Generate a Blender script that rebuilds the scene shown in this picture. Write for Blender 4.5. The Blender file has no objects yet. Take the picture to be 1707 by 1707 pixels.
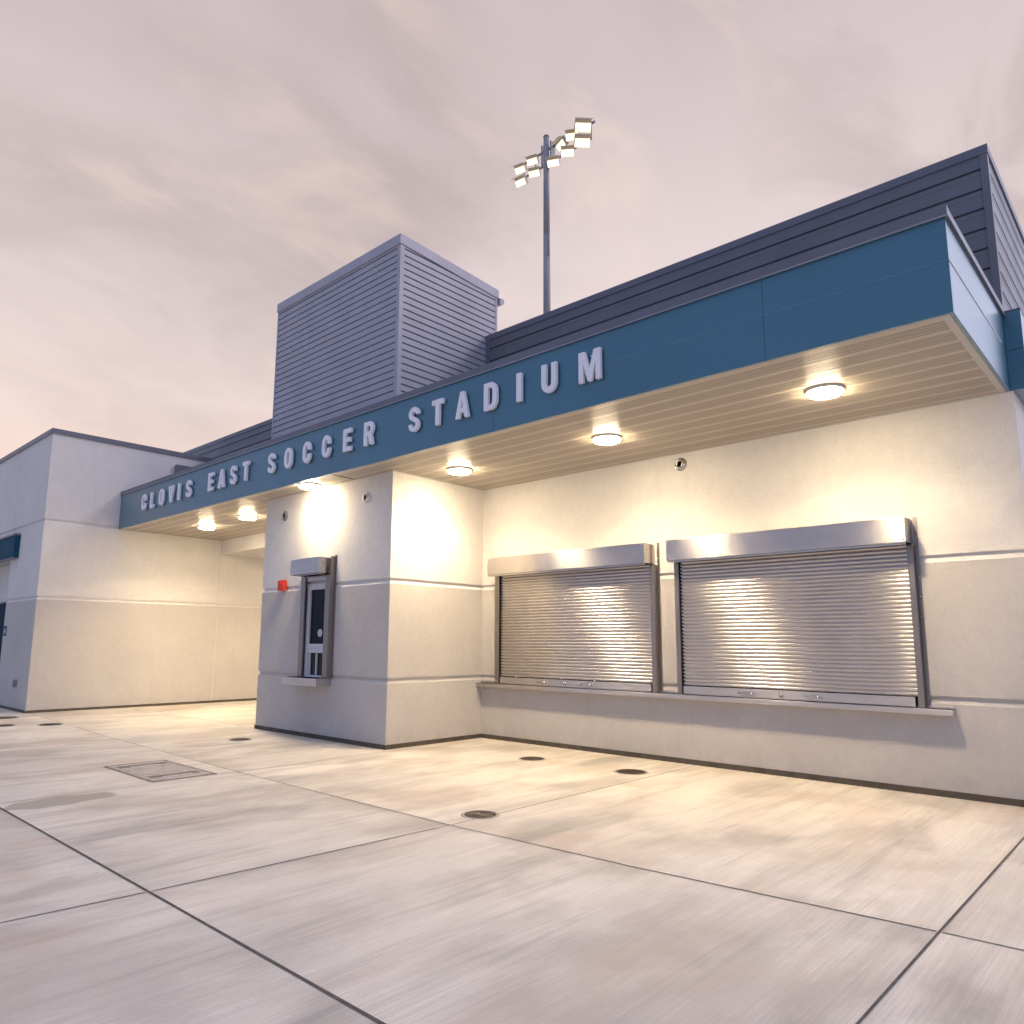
import bpy, bmesh, math, random
from mathutils import Vector, Matrix
random.seed(7)
sc = bpy.context.scene
COL = sc.collection
R = math.radians

# ------------------------------------------------------------------ layout (metres)
ZS = 4.4254                 # soffit height
YF, YB, YFA = 7.4035, 9.518, 6.8614
XS, XP, XL, XFA = -9.3034, -13.2715, -19.5666, -1.1985
YL, YJ = 5.205, 9.585
ZFT, ZLT = 5.285, 6.574

# ------------------------------------------------------------------ materials
MATS = {}
def new_mat(name):
    m = bpy.data.materials.new(name); m.use_nodes = True
    nt = m.node_tree
    b = nt.nodes['Principled BSDF']
    MATS[name] = m
    return m, nt, b
def N(nt, t, **kw):
    n = nt.nodes.new(t)
    for k, v in kw.items():
        if k == 'op': n.operation = v
        elif k == 'ins':
            for kk, vv in v.items(): n.inputs[kk].default_value = vv
        else: setattr(n, k, v)
    return n
def L(nt, a, b): nt.links.new(a, b)
def wpos(nt, scale=(1, 1, 1)):
    g = N(nt, 'ShaderNodeNewGeometry'); mp = N(nt, 'ShaderNodeMapping'); mp.inputs['Scale'].default_value = scale
    L(nt, g.outputs['Position'], mp.inputs['Vector']); return mp.outputs['Vector']
def noise(nt, vec, scale, detail=4, rough=.55, dist=0):
    n = N(nt, 'ShaderNodeTexNoise'); n.inputs['Scale'].default_value = scale; n.inputs['Detail'].default_value = detail
    n.inputs['Roughness'].default_value = rough; n.inputs['Distortion'].default_value = dist
    if vec is not None: L(nt, vec, n.inputs['Vector'])
    return n.outputs['Fac']
def rng(nt, v, a, b, c, d, smooth=False):
    m = N(nt, 'ShaderNodeMapRange'); m.interpolation_type = 'SMOOTHSTEP' if smooth else 'LINEAR'
    for i, x in zip(('From Min', 'From Max', 'To Min', 'To Max'), (a, b, c, d)): m.inputs[i].default_value = x
    L(nt, v, m.inputs['Value']); return m.outputs['Result']
def math_(nt, op, a, b=None, clamp=False):
    m = N(nt, 'ShaderNodeMath', op=op); m.use_clamp = clamp
    for i, x in enumerate((a, b)):
        if x is None: continue
        if isinstance(x, (int, float)): m.inputs[i].default_value = x
        else: L(nt, x, m.inputs[i])
    return m.outputs[0]
def mixc(nt, fac, a, b, blend='MIX'):
    m = N(nt, 'ShaderNodeMix', data_type='RGBA', blend_type=blend)
    for s, x in ((0, fac), (6, a), (7, b)):
        if isinstance(x, (int, float)): m.inputs[s].default_value = x
        elif isinstance(x, (tuple, list)): m.inputs[s].default_value = (*x[:3], 1)
        else: L(nt, x, m.inputs[s])
    return m.outputs[2]
def bump(nt, h, b, strength=.3, dist=.01):
    n = N(nt, 'ShaderNodeBump'); n.inputs['Strength'].default_value = strength; n.inputs['Distance'].default_value = dist
    L(nt, h, n.inputs['Height']); L(nt, n.outputs['Normal'], b.inputs['Normal'])

def simple(name, col, rough=.5, metal=0, spec=.5, var=.06, vscale=3, bmp=0, bscale=60, rvar=.08):
    m, nt, b = new_mat(name)
    v = wpos(nt)
    n = noise(nt, v, vscale, 2)
    f = rng(nt, n, .3, .7, 1 - var, 1 + var)
    mul = N(nt, 'ShaderNodeVectorMath', op='SCALE'); mul.inputs[0].default_value = col; L(nt, f, mul.inputs['Scale'])
    L(nt, mul.outputs[0], b.inputs['Base Color'])
    L(nt, rng(nt, noise(nt, v, vscale * .7, 1), .3, .7, rough - rvar * .6, rough + rvar * .6), b.inputs['Roughness'])
    b.inputs['Metallic'].default_value = metal; b.inputs['Specular IOR Level'].default_value = spec
    if bmp: bump(nt, noise(nt, v, bscale, 3), b, bmp, .004)
    return m

def stucco(name, col):
    m, nt, b = new_mat(name)
    v = wpos(nt)
    big = rng(nt, noise(nt, v, .9, 5, .6, .4), .3, .7, .95, 1.04)
    fine = rng(nt, noise(nt, v, 48, 4, .75), .3, .7, .92, 1.08)
    run = rng(nt, noise(nt, wpos(nt, (5, 5, .35)), 1, 4, .6), .55, .8, 1, .955)
    sep = N(nt, 'ShaderNodeSeparateXYZ'); L(nt, v, sep.inputs[0])
    spl = math_(nt, 'MULTIPLY', rng(nt, sep.outputs['Z'], .05, .42, 1, 0, True), rng(nt, noise(nt, v, 3.5, 5, .65), .38, .68, 0, 1))
    run = math_(nt, 'MULTIPLY', run, rng(nt, spl, 0, 1, 1, .88))
    tro = rng(nt, noise(nt, v, 9, 4, .6, .6), .3, .7, .97, 1.03)
    run = math_(nt, 'MULTIPLY', run, tro)
    f = math_(nt, 'MULTIPLY', math_(nt, 'MULTIPLY', big, fine), run)
    mul = N(nt, 'ShaderNodeVectorMath', op='SCALE'); mul.inputs[0].default_value = col; L(nt, f, mul.inputs['Scale'])
    L(nt, mul.outputs[0], b.inputs['Base Color'])
    b.inputs['Roughness'].default_value = .88; b.inputs['Specular IOR Level'].default_value = .25
    h = math_(nt, 'ADD', noise(nt, v, 160, 3, .7), math_(nt, 'MULTIPLY', noise(nt, v, 40, 3), .6))
    bump(nt, h, b, .55, .006)
    return m
stucco('stucco_light', (.75, .725, .69))
stucco('stucco_grey', (.585, .555, .52))
stucco('stucco_white', (.72, .69, .66))
simple('base_screed', (.085, .07, .055), .6, 0, .4, .25, 6, .3, 40)
simple('teal_metal', (.035, .152, .233), .325, 0, .8, .05, 1.2, rvar=.03)
tm = MATS['teal_metal'].node_tree.nodes['Principled BSDF']; tm.inputs['Coat Weight'].default_value = .7; tm.inputs['Coat IOR'].default_value = 1.6; tm.inputs['Coat Roughness'].default_value = .3
simple('teal_highlight', (.16, .33, .45), .3, 0, .5, .05, 2)  # lighter teal for the fascia joint: caught light put into the colour
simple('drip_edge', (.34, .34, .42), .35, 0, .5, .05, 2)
_nt = MATS['teal_metal'].node_tree; bump(_nt, noise(_nt, wpos(_nt), 1.1, 2), tm, .10, .05)
simple('awning_metal', (.010, .075, .125), .7, 0, .15, .05, 2)
simple('seam_teal', (.018, .062, .10), .5)
simple('slate_metal', (.155, .16, .20), .38, 0, .5, .06, 2)
simple('siding_pale', (.40, .40, .465), .42, 0, .5, .06, 2)
simple('siding_dark', (.158, .165, .20), .42, 0, .5, .07, 1.5)
simple('letter_paint', (.93, .92, .97), .35, 0, .5, .03, 4)
simple('lid_iron', (.085, .064, .045), .65, .1, .5, .3, 12, .5, 60)
simple('lid_concrete', (.40, .36, .33), .85, 0, .2, .18, 7, .4, 60)
simple('lid_rim', (.27, .235, .21), .85, 0, .2, .3, 10)
simple('lid_slot', (.16, .14, .125), .8, 0, .3, .25, 9)
simple('galvanised', (.26, .26, .28), .5, .1, .5, .06, 3)
simple('flood_case', (.60, .54, .42), .5, 0, .4, .06, 4)  # pale warm tone: glow of the floodlights on their cases put into the colour
simple('dark_gap', (.012, .012, .013), .7)
simple('white_alu', (.62, .62, .66), .4, .0, .5, .04, 5)
simple('chrome', (.65, .62, .57), .16, 1, .5, .04, 8)
simple('alarm_red', (.75, .045, .015), .35, 0, .5, .03, 10)
simple('alarm_lens', (.75, .72, .7), .15, 0, .5, .03, 10)
simple('white_plastic', (.72, .71, .70), .45, 0, .5, .03, 8)
simple('trim_paint', (.55, .52, .48), .4, 0, .5, .03, 8)
simple('sign_blue', (.01, .09, .20), .7, 0, .1, .03, 8)
simple('door_paint', (.012, .045, .07), .75, 0, .1, .05, 4)
simple('joint_dark', (.085, .075, .07), .8, 0, .3, .3, 14)
simple('deck_membrane', (.25, .25, .26), .8, 0, .3, .1, 3)

def steel(name, colr, r0=.298, r1=.33, an=.85):
    m, nt, b = new_mat(name)
    v = wpos(nt)
    b.inputs['Metallic'].default_value = 1
    c = rng(nt, noise(nt, v, 3, 2), .3, .7, .95, 1.04)
    sm = rng(nt, noise(nt, wpos(nt, (2.2, 2.2, 5)), 1, 5, .65, .6), .60, .80, 1, .80, True)
    f = math_(nt, 'MULTIPLY', c, sm)
    mul = N(nt, 'ShaderNodeVectorMath', op='SCALE'); mul.inputs[0].default_value = colr; L(nt, f, mul.inputs['Scale'])
    tg = N(nt, 'ShaderNodeCombineXYZ'); tg.inputs[2].default_value = 1; L(nt, tg.outputs[0], b.inputs['Tangent']); b.inputs['Anisotropic'].default_value = an
    L(nt, mul.outputs[0], b.inputs['Base Color'])
    L(nt, rng(nt, noise(nt, v, 2.5, 2), .3, .7, r0, r1), b.inputs['Roughness'])
steel('stainless', (.68, .64, .615))
steel('guide_steel', (.36, .325, .30), .36, .42, .3)

def soffit_mat():
    m, nt, b = new_mat('soffit_panel')
    v = wpos(nt)
    g = N(nt, 'ShaderNodeNewGeometry'); sp = N(nt, 'ShaderNodeSeparateXYZ'); L(nt, g.outputs['Position'], sp.inputs[0])
    t = math_(nt, 'DIVIDE', math_(nt, 'SUBTRACT', sp.outputs['Y'], 6.93), .3048)
    fr = math_(nt, 'FRACT', t)
    band = math_(nt, 'GREATER_THAN', fr, .27)
    dx = math_(nt, 'SINE', math_(nt, 'MULTIPLY', sp.outputs['X'], 2 * math.pi / .014))
    dy = math_(nt, 'SINE', math_(nt, 'MULTIPLY', sp.outputs['Y'], 2 * math.pi / .014))
    hole = math_(nt, 'MULTIPLY', math_(nt, 'GREATER_THAN', math_(nt, 'MULTIPLY', dx, dy), .45), band)
    nz = math_(nt, 'MULTIPLY', rng(nt, noise(nt, wpos(nt, (1.2, 6, 1)), 1, 3), .3, .7, .96, 1.04), rng(nt, band, 0, 1, 1.10, .92))
    base = N(nt, 'ShaderNodeVectorMath', op='SCALE'); base.inputs[0].default_value = (.52, .455, .375); L(nt, nz, base.inputs['Scale'])
    L(nt, mixc(nt, math_(nt, 'MULTIPLY', hole, .55), base.outputs[0], (.06, .045, .03)), b.inputs['Base Color'])
    b.inputs['Roughness'].default_value = .37; b.inputs['Specular IOR Level'].default_value = .5; b.inputs['Anisotropic'].default_value = .75
    tg = N(nt, 'ShaderNodeCombineXYZ'); tg.inputs[1].default_value = 1; L(nt, tg.outputs[0], b.inputs['Tangent'])
    bump(nt, noise(nt, wpos(nt, (.6, 6, 1)), 1.5, 3), b, .12, .02)
soffit_mat()

def glass():
    m, nt, b = new_mat('dark_glass')
    n = rng(nt, noise(nt, wpos(nt), 2, 3), .3, .7, .008, .016)
    c = N(nt, 'ShaderNodeCombineColor'); L(nt, n, c.inputs[0]); L(nt, n, c.inputs[1]); L(nt, n, c.inputs[2])
    L(nt, c.outputs[0], b.inputs['Base Color'])
    b.inputs['Roughness'].default_value = .04; b.inputs['Specular IOR Level'].default_value = .2
glass()

def emit(name, col, s):
    m, nt, b = new_mat(name)
    b.inputs['Base Color'].default_value = (.8, .78, .72, 1)
    n = rng(nt, noise(nt, wpos(nt), 6, 2), .3, .7, s * .97, s * 1.03)
    b.inputs['Emission Color'].default_value = (*col, 1)
    L(nt, n, b.inputs['Emission Strength'])
    return m
emit('lamp_lens', (1, .79, .505), 168)
emit('flood_lens', (1, .86, .50), 1.7)

def concrete():
    m, nt, b = new_mat('broomed_concrete')
    g = N(nt, 'ShaderNodeNewGeometry'); sp = N(nt, 'ShaderNodeSeparateXYZ'); L(nt, g.outputs['Position'], sp.inputs[0])
    X, Y = sp.outputs['X'], sp.outputs['Y']
    v = wpos(nt)
    # panel tint
    fc = N(nt, 'ShaderNodeFloatCurve'); cv = fc.mapping.curves[0]
    jp = [(-19.9, 5.29), (-14.0, 4.99), (-8.89, 4.85), (-5.117, 4.845), (-3.2, 4.93), (-1.254, 5.097)]
    while len(cv.points) < len(jp): cv.points.new(.5, .5)
    for p, q in zip(cv.points, jp): p.location = ((q[0] + 20) / 20, q[1] / 10); p.handle_type = 'VECTOR'
    fc.mapping.update()
    L(nt, math_(nt, 'DIVIDE', math_(nt, 'ADD', X, 20), 20, True), fc.inputs['Value'])
    yj = math_(nt, 'MULTIPLY', fc.outputs[0], 10)
    cy = math_(nt, 'ADD', math_(nt, 'ADD', math_(nt, 'GREATER_THAN', Y, 2.213), math_(nt, 'GREATER_THAN', Y, yj)), math_(nt, 'MULTIPLY', math_(nt, 'GREATER_THAN', Y, 7.42), math_(nt, 'LESS_THAN', X, -13.2)))
    xs_ = math_(nt, 'SUBTRACT', X, math_(nt, 'MULTIPLY', math_(nt, 'MINIMUM', math_(nt, 'SUBTRACT', Y, 4.84), 0), .047))
    cx = math_(nt, 'ADD', math_(nt, 'GREATER_THAN', X, -1.242), math_(nt, 'GREATER_THAN', xs_, -5.122))
    for q in (-9.04, -13.2, -17.05): cx = math_(nt, 'ADD', cx, math_(nt, 'GREATER_THAN', X, q))
    cc = N(nt, 'ShaderNodeCombineXYZ'); L(nt, cx, cc.inputs[0]); L(nt, cy, cc.inputs[1])
    wn = N(nt, 'ShaderNodeTexWhiteNoise'); L(nt, cc.outputs[0], wn.inputs['Vector'])
    panel = rng(nt, wn.outputs['Value'], 0, 1, .955, 1.03)
    off = N(nt, 'ShaderNodeVectorMath', op='ADD'); L(nt, v, off.inputs[0])
    sh = N(nt, 'ShaderNodeVectorMath', op='SCALE'); L(nt, wn.outputs['Color'], sh.inputs[0]); sh.inputs['Scale'].default_value = 7
    L(nt, sh.outputs[0], off.inputs[1])
    def mp(scale, vec=off.outputs[0]):
        n = N(nt, 'ShaderNodeMapping'); n.inputs['Scale'].default_value = scale; L(nt, vec, n.inputs['Vector']); return n.outputs['Vector']
    cloud = noise(nt, mp((1.0, .5, 1)), .8, 5, .55, .15)
    drag = noise(nt, mp((5.5, .38, 1)), 1, 5, .6, 0)
    blot = noise(nt, mp((1.5, .8, 1)), .75, 4, .5, .2)
    broom = noise(nt, mp((190, 2.2, 1)), 1, 2, .5)
    grain = noise(nt, v, 130, 3, .7)
    f = math_(nt, 'MULTIPLY', panel, rng(nt, cloud, .36, .66, 1.08, .87))
    f = math_(nt, 'MULTIPLY', f, rng(nt, drag, .47, .70, 1.03, .81, True))
    f = math_(nt, 'MULTIPLY', f, rng(nt, blot, .50, .68, 1.03, .74, True))
    f = math_(nt, 'MULTIPLY', f, rng(nt, broom, .3, .7, .93, 1.07))
    f = math_(nt, 'MULTIPLY', f, rng(nt, grain, .3, .7, .93, 1.07))
    br2 = noise(nt, mp((62, 1.1, 1)), 1, 3, .6)
    f = math_(nt, 'MULTIPLY', f, rng(nt, br2, .3, .7, .925, 1.075))
    f = math_(nt, 'MULTIPLY', f, rng(nt, noise(nt, v, 38, 5, .75), .32, .68, .95, 1.05))
    # rubbed dark strip along the expansion joint, scattered small pits
    dj = math_(nt, 'ABSOLUTE', math_(nt, 'ADD', X, 1.40))
    st = math_(nt, 'MULTIPLY', rng(nt, dj, 0, .32, 1, 0, True), rng(nt, noise(nt, mp((7, .5, 1), v), 1, 5, .6), .35, .65, .2, 1))
    st = math_(nt, 'MULTIPLY', st, rng(nt, Y, 4.2, 5.0, 1, .25, True))
    f = math_(nt, 'MULTIPLY', f, rng(nt, st, 0, 1, 1, .66))
    vo = N(nt, 'ShaderNodeTexVoronoi'); vo.inputs['Scale'].default_value = 3.4; L(nt, v, vo.inputs['Vector'])
    rad = rng(nt, noise(nt, v, 1.7, 2), .35, .75, .004, .05)
    pit = math_(nt, 'LESS_THAN', vo.outputs['Distance'], rad)
    f = math_(nt, 'MULTIPLY', f, rng(nt, pit, 0, 1, 1, .7))
    base = N(nt, 'ShaderNodeVectorMath', op='SCALE'); base.inputs[0].default_value = (.585, .540, .478); L(nt, f, base.inputs['Scale'])
    # damp patch beside the joint
    ex = math_(nt, 'DIVIDE', math_(nt, 'ADD', X, 8.76), .24)
    ey = math_(nt, 'DIVIDE', math_(nt, 'SUBTRACT', Y, 2.72), .56)
    rr = math_(nt, 'ADD', math_(nt, 'MULTIPLY', ex, ex), math_(nt, 'MULTIPLY', ey, ey))
    rr = math_(nt, 'ADD', rr, rng(nt, noise(nt, v, 2.6, 1), .3, .7, -.45, .45))
    damp = rng(nt, rr, .74, 1.0, 1, 0, True)
    col = mixc(nt, math_(nt, 'MULTIPLY', damp, .85), base.outputs[0], (.33, .295, .235))
    st2 = rng(nt, noise(nt, mp((1.1, .55, 1)), .95, 6, .6, .25), .50, .66, 0, 1, True)
    col = mixc(nt, math_(nt, 'MULTIPLY', st2, .42), col, (.345, .305, .27))
    # faint warm rust tint
    col = mixc(nt, math_(nt, 'MULTIPLY', rng(nt, noise(nt, mp((.9, .6, 1)), 1.2, 5, .6, .3), .46, .68, 0, 1, True), .55), col, (.44, .36, .285))
    L(nt, col, b.inputs['Base Color'])
    L(nt, rng(nt, cloud, .3, .7, .62, .82), b.inputs['Roughness'])
    b.inputs['Specular IOR Level'].default_value = .35
    h = math_(nt, 'ADD', math_(nt, 'MULTIPLY', broom, .8), math_(nt, 'MULTIPLY', grain, .5))
    bump(nt, h, b, .22, .004)
concrete()
M = MATS

# ------------------------------------------------------------------ mesh builder
class MB:
    def __init__(s): s.bm = bmesh.new(); s.mi = 0
    def box(s, x0, x1, y0, y1, z0, z1, bev=0, mi=None):
        bm = bmesh.new()
        vs = [bm.verts.new((x, y, z)) for z in (z0, z1) for y in (y0, y1) for x in (x0, x1)]
        for f in ((0, 2, 3, 1), (4, 5, 7, 6), (0, 1, 5, 4), (2, 6, 7, 3), (0, 4, 6, 2), (1, 3, 7, 5)):
            bm.faces.new([vs[i] for i in f])
        if bev: bmesh.ops.bevel(bm, geom=list(bm.edges), offset=bev, segments=2, affect='EDGES', profile=.6)
        s.merge(bm, mi); return s
    def merge(s, bm, mi=None):
        bmesh.ops.recalc_face_normals(bm, faces=list(bm.faces))
        mp = {v: s.bm.verts.new(v.co) for v in bm.verts}
        for f in bm.faces:
            try:
                nf = s.bm.faces.new([mp[v] for v in f.verts]); nf.smooth = f.smooth
                nf.material_index = f.material_index if mi is None else mi
            except ValueError: pass
        bm.free()
    def prism(s, pts, axis, a, b, mi=None, bev=0):
        # pts 2D outline in the two other axes (cyclic order), extruded a..b along axis
        bm = bmesh.new()
        def mk(p, t):
            return {'x': (t, p[0], p[1]), 'y': (p[0], t, p[1]), 'z': (p[0], p[1], t)}[axis]
        A = [bm.verts.new(mk(p, a)) for p in pts]; B = [bm.verts.new(mk(p, b)) for p in pts]
        n = len(pts)
        bm.faces.new(A); bm.faces.new(B[::-1])
        for i in range(n): bm.faces.new((A[i], B[i], B[(i + 1) % n], A[(i + 1) % n]))
        if bev: bmesh.ops.bevel(bm, geom=list(bm.edges), offset=bev, segments=2, affect='EDGES', profile=.6)
        s.merge(bm, mi); return s
    def sheet(s, prof, axis, a, b, smooth=False, mi=None):
        # open profile swept along axis (x: prof=(y,z); y: prof=(x,z))
        bm = bmesh.new()
        def mk(p, t): return (t, p[0], p[1]) if axis == 'x' else (p[0], t, p[1])
        A = [bm.verts.new(mk(p, a)) for p in prof]; B = [bm.verts.new(mk(p, b)) for p in prof]
        for i in range(len(prof) - 1):
            f = bm.faces.new((A[i], B[i], B[i + 1], A[i + 1])); f.smooth = smooth
        mp = {v: s.bm.verts.new(v.co) for v in bm.verts}
        for f in bm.faces:
            nf = s.bm.faces.new([mp[v] for v in f.verts]); nf.smooth = smooth
            if mi is not None: nf.material_index = mi
        bm.free(); return s
    def lathe(s, c, prof, axis='z', seg=40, smooth=True, mi=None):
        # prof list of (r, t) along axis from centre c
        bm = bmesh.new(); rings = []
        for r, t in prof:
            ring = []
            for k in range(seg):
                a = 2 * math.pi * k / seg; u, w = r * math.cos(a), r * math.sin(a)
                p = {'z': (c[0] + u, c[1] + w, c[2] + t), 'y': (c[0] + u, c[1] + t, c[2] + w), 'x': (c[0] + t, c[1] + u, c[2] + w)}[axis]
                ring.append(bm.verts.new(p))
            rings.append(ring)
        for A, B in zip(rings, rings[1:]):
            for k in range(seg):
                f = bm.faces.new((A[k], A[(k + 1) % seg], B[(k + 1) % seg], B[k])); f.smooth = smooth
        for ring, cap in ((rings[0], prof[0][0]), (rings[-1], prof[-1][0])):
            if cap > 1e-4: bm.faces.new(ring)
        bmesh.ops.remove_doubles(bm, verts=list(bm.verts), dist=1e-5)
        s.merge(bm, mi); return s
    def tube(s, p, q, r0, r1=None, seg=12):
        r1 = r0 if r1 is None else r1
        p, q = Vector(p), Vector(q); d = (q - p)
        bm = bmesh.new()
        bmesh.ops.create_cone(bm, cap_ends=True, segments=seg, radius1=r0, radius2=r1, depth=d.length)
        bm.transform(Matrix.Translation((p + q) / 2) @ d.to_track_quat('Z', 'Y').to_matrix().to_4x4())
        for f in bm.faces: f.smooth = len(f.verts) == 4
        s.merge(bm); return s
    def build(s, name, mats, parent=None, loc=None, bevel=0):
        me = bpy.data.meshes.new(name)
        org = Vector(loc) if loc is not None else (world_loc(parent) if parent else Vector((0, 0, 0)))
        s.bm.transform(Matrix.Translation(-org))
        s.bm.to_mesh(me); s.bm.free()
        for m in (mats if isinstance(mats, (list, tuple)) else [mats]): me.materials.append(m)
        o = bpy.data.objects.new(name, me); COL.objects.link(o)
        if parent: o.parent = parent
        o.location = org - (world_loc(parent) if parent else Vector((0, 0, 0)))
        if bevel:
            md = o.modifiers.new('Bevel', 'BEVEL'); md.width = bevel; md.segments = 2; md.limit_method = 'ANGLE'
        return o
def world_loc(o):
    v = Vector(o.location)
    while o.parent: o = o.parent; v += o.location
    return v
def tag(o, label=None, cat=None, group=None, kind=None):
    if label: o['label'] = label
    if cat: o['category'] = cat
    if group: o['group'] = group
    if kind: o['kind'] = kind
    return o
def thing(name, loc, label, cat, group=None):
    o = bpy.data.objects.new(name, None); COL.objects.link(o); o.location = loc; o.empty_display_size = .3
    return tag(o, label, cat, group)
def dup(root, loc, label):
    r = root.copy(); COL.objects.link(r); r.location = loc; r['label'] = label
    for ch in list(root.children):
        c = ch.copy(); COL.objects.link(c); c.parent = r
        for g in list(ch.children):
            d = g.copy(); COL.objects.link(d); d.parent = c
    return r

def grooved(mb, x0, x1, y0, y1, z0, z1, grooves, tones, dep=.028):
    """stucco box with horizontal reveals (top of groove at g); tones: (z, material index) from bottom up"""
    lay = [(z0, 0)]
    for g in sorted(grooves):
        lay += [(g - .088, 0), (g - .040, dep), (g, dep), (g, 0)]
    lay.append((z1, 0))
    bm = bmesh.new(); rings = []
    for z, d in lay:
        rings.append([bm.verts.new(p) for p in ((x0 + d, y0 + d, z), (x1 - d, y0 + d, z), (x1 - d, y1 - d, z), (x0 + d, y1 - d, z))])
    for A, B in zip(rings, rings[1:]):
        zc = (A[0].co.z + B[0].co.z) / 2
        mi = [m for z, m in tones if z <= zc + 1e-6][-1]
        for k in range(4):
            f = bm.faces.new((A[k], A[(k + 1) % 4], B[(k + 1) % 4], B[k])); f.material_index = mi
    bm.faces.new(rings[0]); f = bm.faces.new(rings[-1]); f.material_index = tones[-1][1]
    mb.merge(bm)
ST = [M['stucco_grey'], M['stucco_light']]

# ------------------------------------------------------------------ ground
g = MB(); s = 400
nx = [-s, -40, -30, -20, -10, 0, 10, s]; ny = [-s, -20, 0, 5, 10, 20, s]
vv = [[g.bm.verts.new((x, y, 0)) for x in nx] for y in ny]
for j in range(len(ny) - 1):
    for i in range(len(nx) - 1): g.bm.faces.new((vv[j][i], vv[j][i + 1], vv[j + 1][i + 1], vv[j + 1][i]))
tag(g.build('pavement', M['broomed_concrete']), kind='structure')

j = MB()
def joint(pts, w):
    P = [Vector((p[0], p[1], 0)) for p in pts]
    Q = []
    for a, b in zip(P, P[1:]):
        n = max(2, int((b - a).length / .5))
        Q += [a.lerp(b, k / n) for k in range(n)]
    Q.append(P[-1])
    prev = None
    for i, q in enumerate(Q):
        d = (Q[min(i + 1, len(Q) - 1)] - Q[max(i - 1, 0)]).normalized(); n = Vector((-d.y, d.x, 0)) * w / 2 * random.uniform(.85, 1.15)
        a, b = j.bm.verts.new((q.x + n.x, q.y + n.y, .003)), j.bm.verts.new((q.x - n.x, q.y - n.y, .003))
        if prev: j.bm.faces.new((prev[0], prev[1], b, a))
        prev = (a, b)
joint([(-40, 2.2), (-8.815, 2.209), (-5.233, 2.215), (-2.754, 2.217), (-1.258, 2.215)], .019); joint([(-1.226, 2.215), (12, 2.215)], .019)
joint([(-1.242, -10), (-1.242, 3.66), (-1.242, 5.097), (-1.236, 8.01), (-1.23, 9.45)], .018)
for sg in ([(-19.9, 5.29), (-14.0, 4.99), (-8.89, 4.85), (-5.117, 4.845), (-3.2, 4.93), (-1.258, 5.097)], [(-1.226, 5.1), (-.84, 5.122), (12, 5.3)],
           [(-5.5, -6), (-5.30, 1.386), (-5.235, 2.198)], [(-5.231, 2.23), (-5.117, 4.83)], [(-5.116, 4.86), (-5.135, 9.45)],
           [(-9.03, -6), (-9.03, 2.19)], [(-9.036, 2.23), (-9.038, 3.75)], [(-9.086, 4.63), (-9.075, 5.57), (-9.2, 7.33)],
           [(-13.1, 2.2), (-13.104, 3.21), (-13.206, 4.21), (-13.25, 4.93)], [(-13.24, 4.97), (-13.2, 7.33)],
           [(-17.0, 2.2), (-17.05, 4.4), (-17.1, 5.1)], [(-19.3, 7.6), (-16.41, 7.4), (-13.34, 7.43)]):
    joint(sg, .012)
tag(j.build('paving_joints', M['joint_dark']), kind='structure')

# ------------------------------------------------------------------ main building
bld = thing('stadium_building', (-7, 9.5, 0), 'long stucco stadium entrance building with flat teal canopy and louvred roof tower', 'building')
w = MB()
grooved(w, XP, XS, YF, 17, 0, 4.90, [1.0876, 2.673], [(0, 0), (2.580, 1)])
tag(w.build('booth_wall', ST, bld), 'projecting stucco pier holding the ticket window')
w = MB()
grooved(w, XS - .3, -1.172, YB, 17.02, 0, 4.95, [1.0876, 2.673], [(0, 0), (2.580, 1)])
tag(w.build('counter_wall', ST, bld), 'recessed stucco wall behind the two roller shutters')
w = MB(); w.box(XL + .002, XP + .05, YJ, 16.8, 4.035, ZS + .05)
tag(w.build('header_beam', M['stucco_light'], bld), 'pale beam and ceiling over the passage')
# base screed strips
w = MB()
e = .012
w.box(XP - e, XS + e, YF - e, YF + .1, 0.0, .07); w.box(XS - .1, XS + e, YF + .1, YB - e, 0.0, .0695)
w.box(XS - .05, -1.172 + e, YB - e, YB + .1, 0.0, .070); w.box(XP - e, XP + .1, YF + .1, 16.5, 0, .0692)
w.build('base_screed', M['base_screed'], bld)

# canopy: fascia boards with seams, coping, soffit
can = MB()
fz0 = ZS - .004
seams = [-2.82, -6.53, -10.25, -13.96, -17.67]
edges = [XFA] + seams + [XL + .004]
zm = 4.893
for a, b in zip(edges, edges[1:]):
    for z0, z1 in ((fz0, zm - .003), (zm + .003, ZFT + .02)):
        can.box(b + (.0018 if b != edges[-1] else 0), a - (.0018 if a != XFA else 0), YFA, YFA + .035, z0, z1, .0022)
for z0, z1 in ((fz0, zm - .003), (zm + .003, ZFT + .02)):
    can.box(XFA - .035, XFA, YFA + .0352, YB - .001, z0, z1, .0035)
fas = can.build('fascia', M['teal_metal'], bld)
t = MB(); t.box(XL + .3, XFA - .0005, YFA - .003, YFA + .030, zm - .0028, zm + .0028); t.build('joint_highlight', M['teal_highlight'], fas)  # added strip: highlight along the front joint, painted in lighter teal
t = MB(); t.box(XFA - .030, XFA + .007, YFA + .004, YB - .30, zm - .0035, zm + .0035); t.build('joint_highlight', M['letter_paint'], fas)  # added white strip: bright highlight of the return joint put into the colour
t = MB(); t.box(XL + .006, XFA - .012, YFA + .012, YFA + .033, fz0 + .01, ZFT); t.box(XFA - .033, XFA - .012, YFA + .04, YB - .003, fz0 + .01, ZFT)
t.build('seam_backing', M['seam_teal'], fas)
c = MB()
c.prism([(YFA - .022, ZFT), (YFA - .022, 5.384), (YFA + .16, 5.37), (YFA + .16, ZFT), (YFA + .0, ZFT)][::1], 'x', XL + .004, XFA + .022, bev=.003)
c.box(XFA - .16, XFA + .022, YFA + .161, YB - .002, ZFT + .0008, 5.3705, .003)
cpg = c.build('coping', M['slate_metal'], bld)
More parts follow.
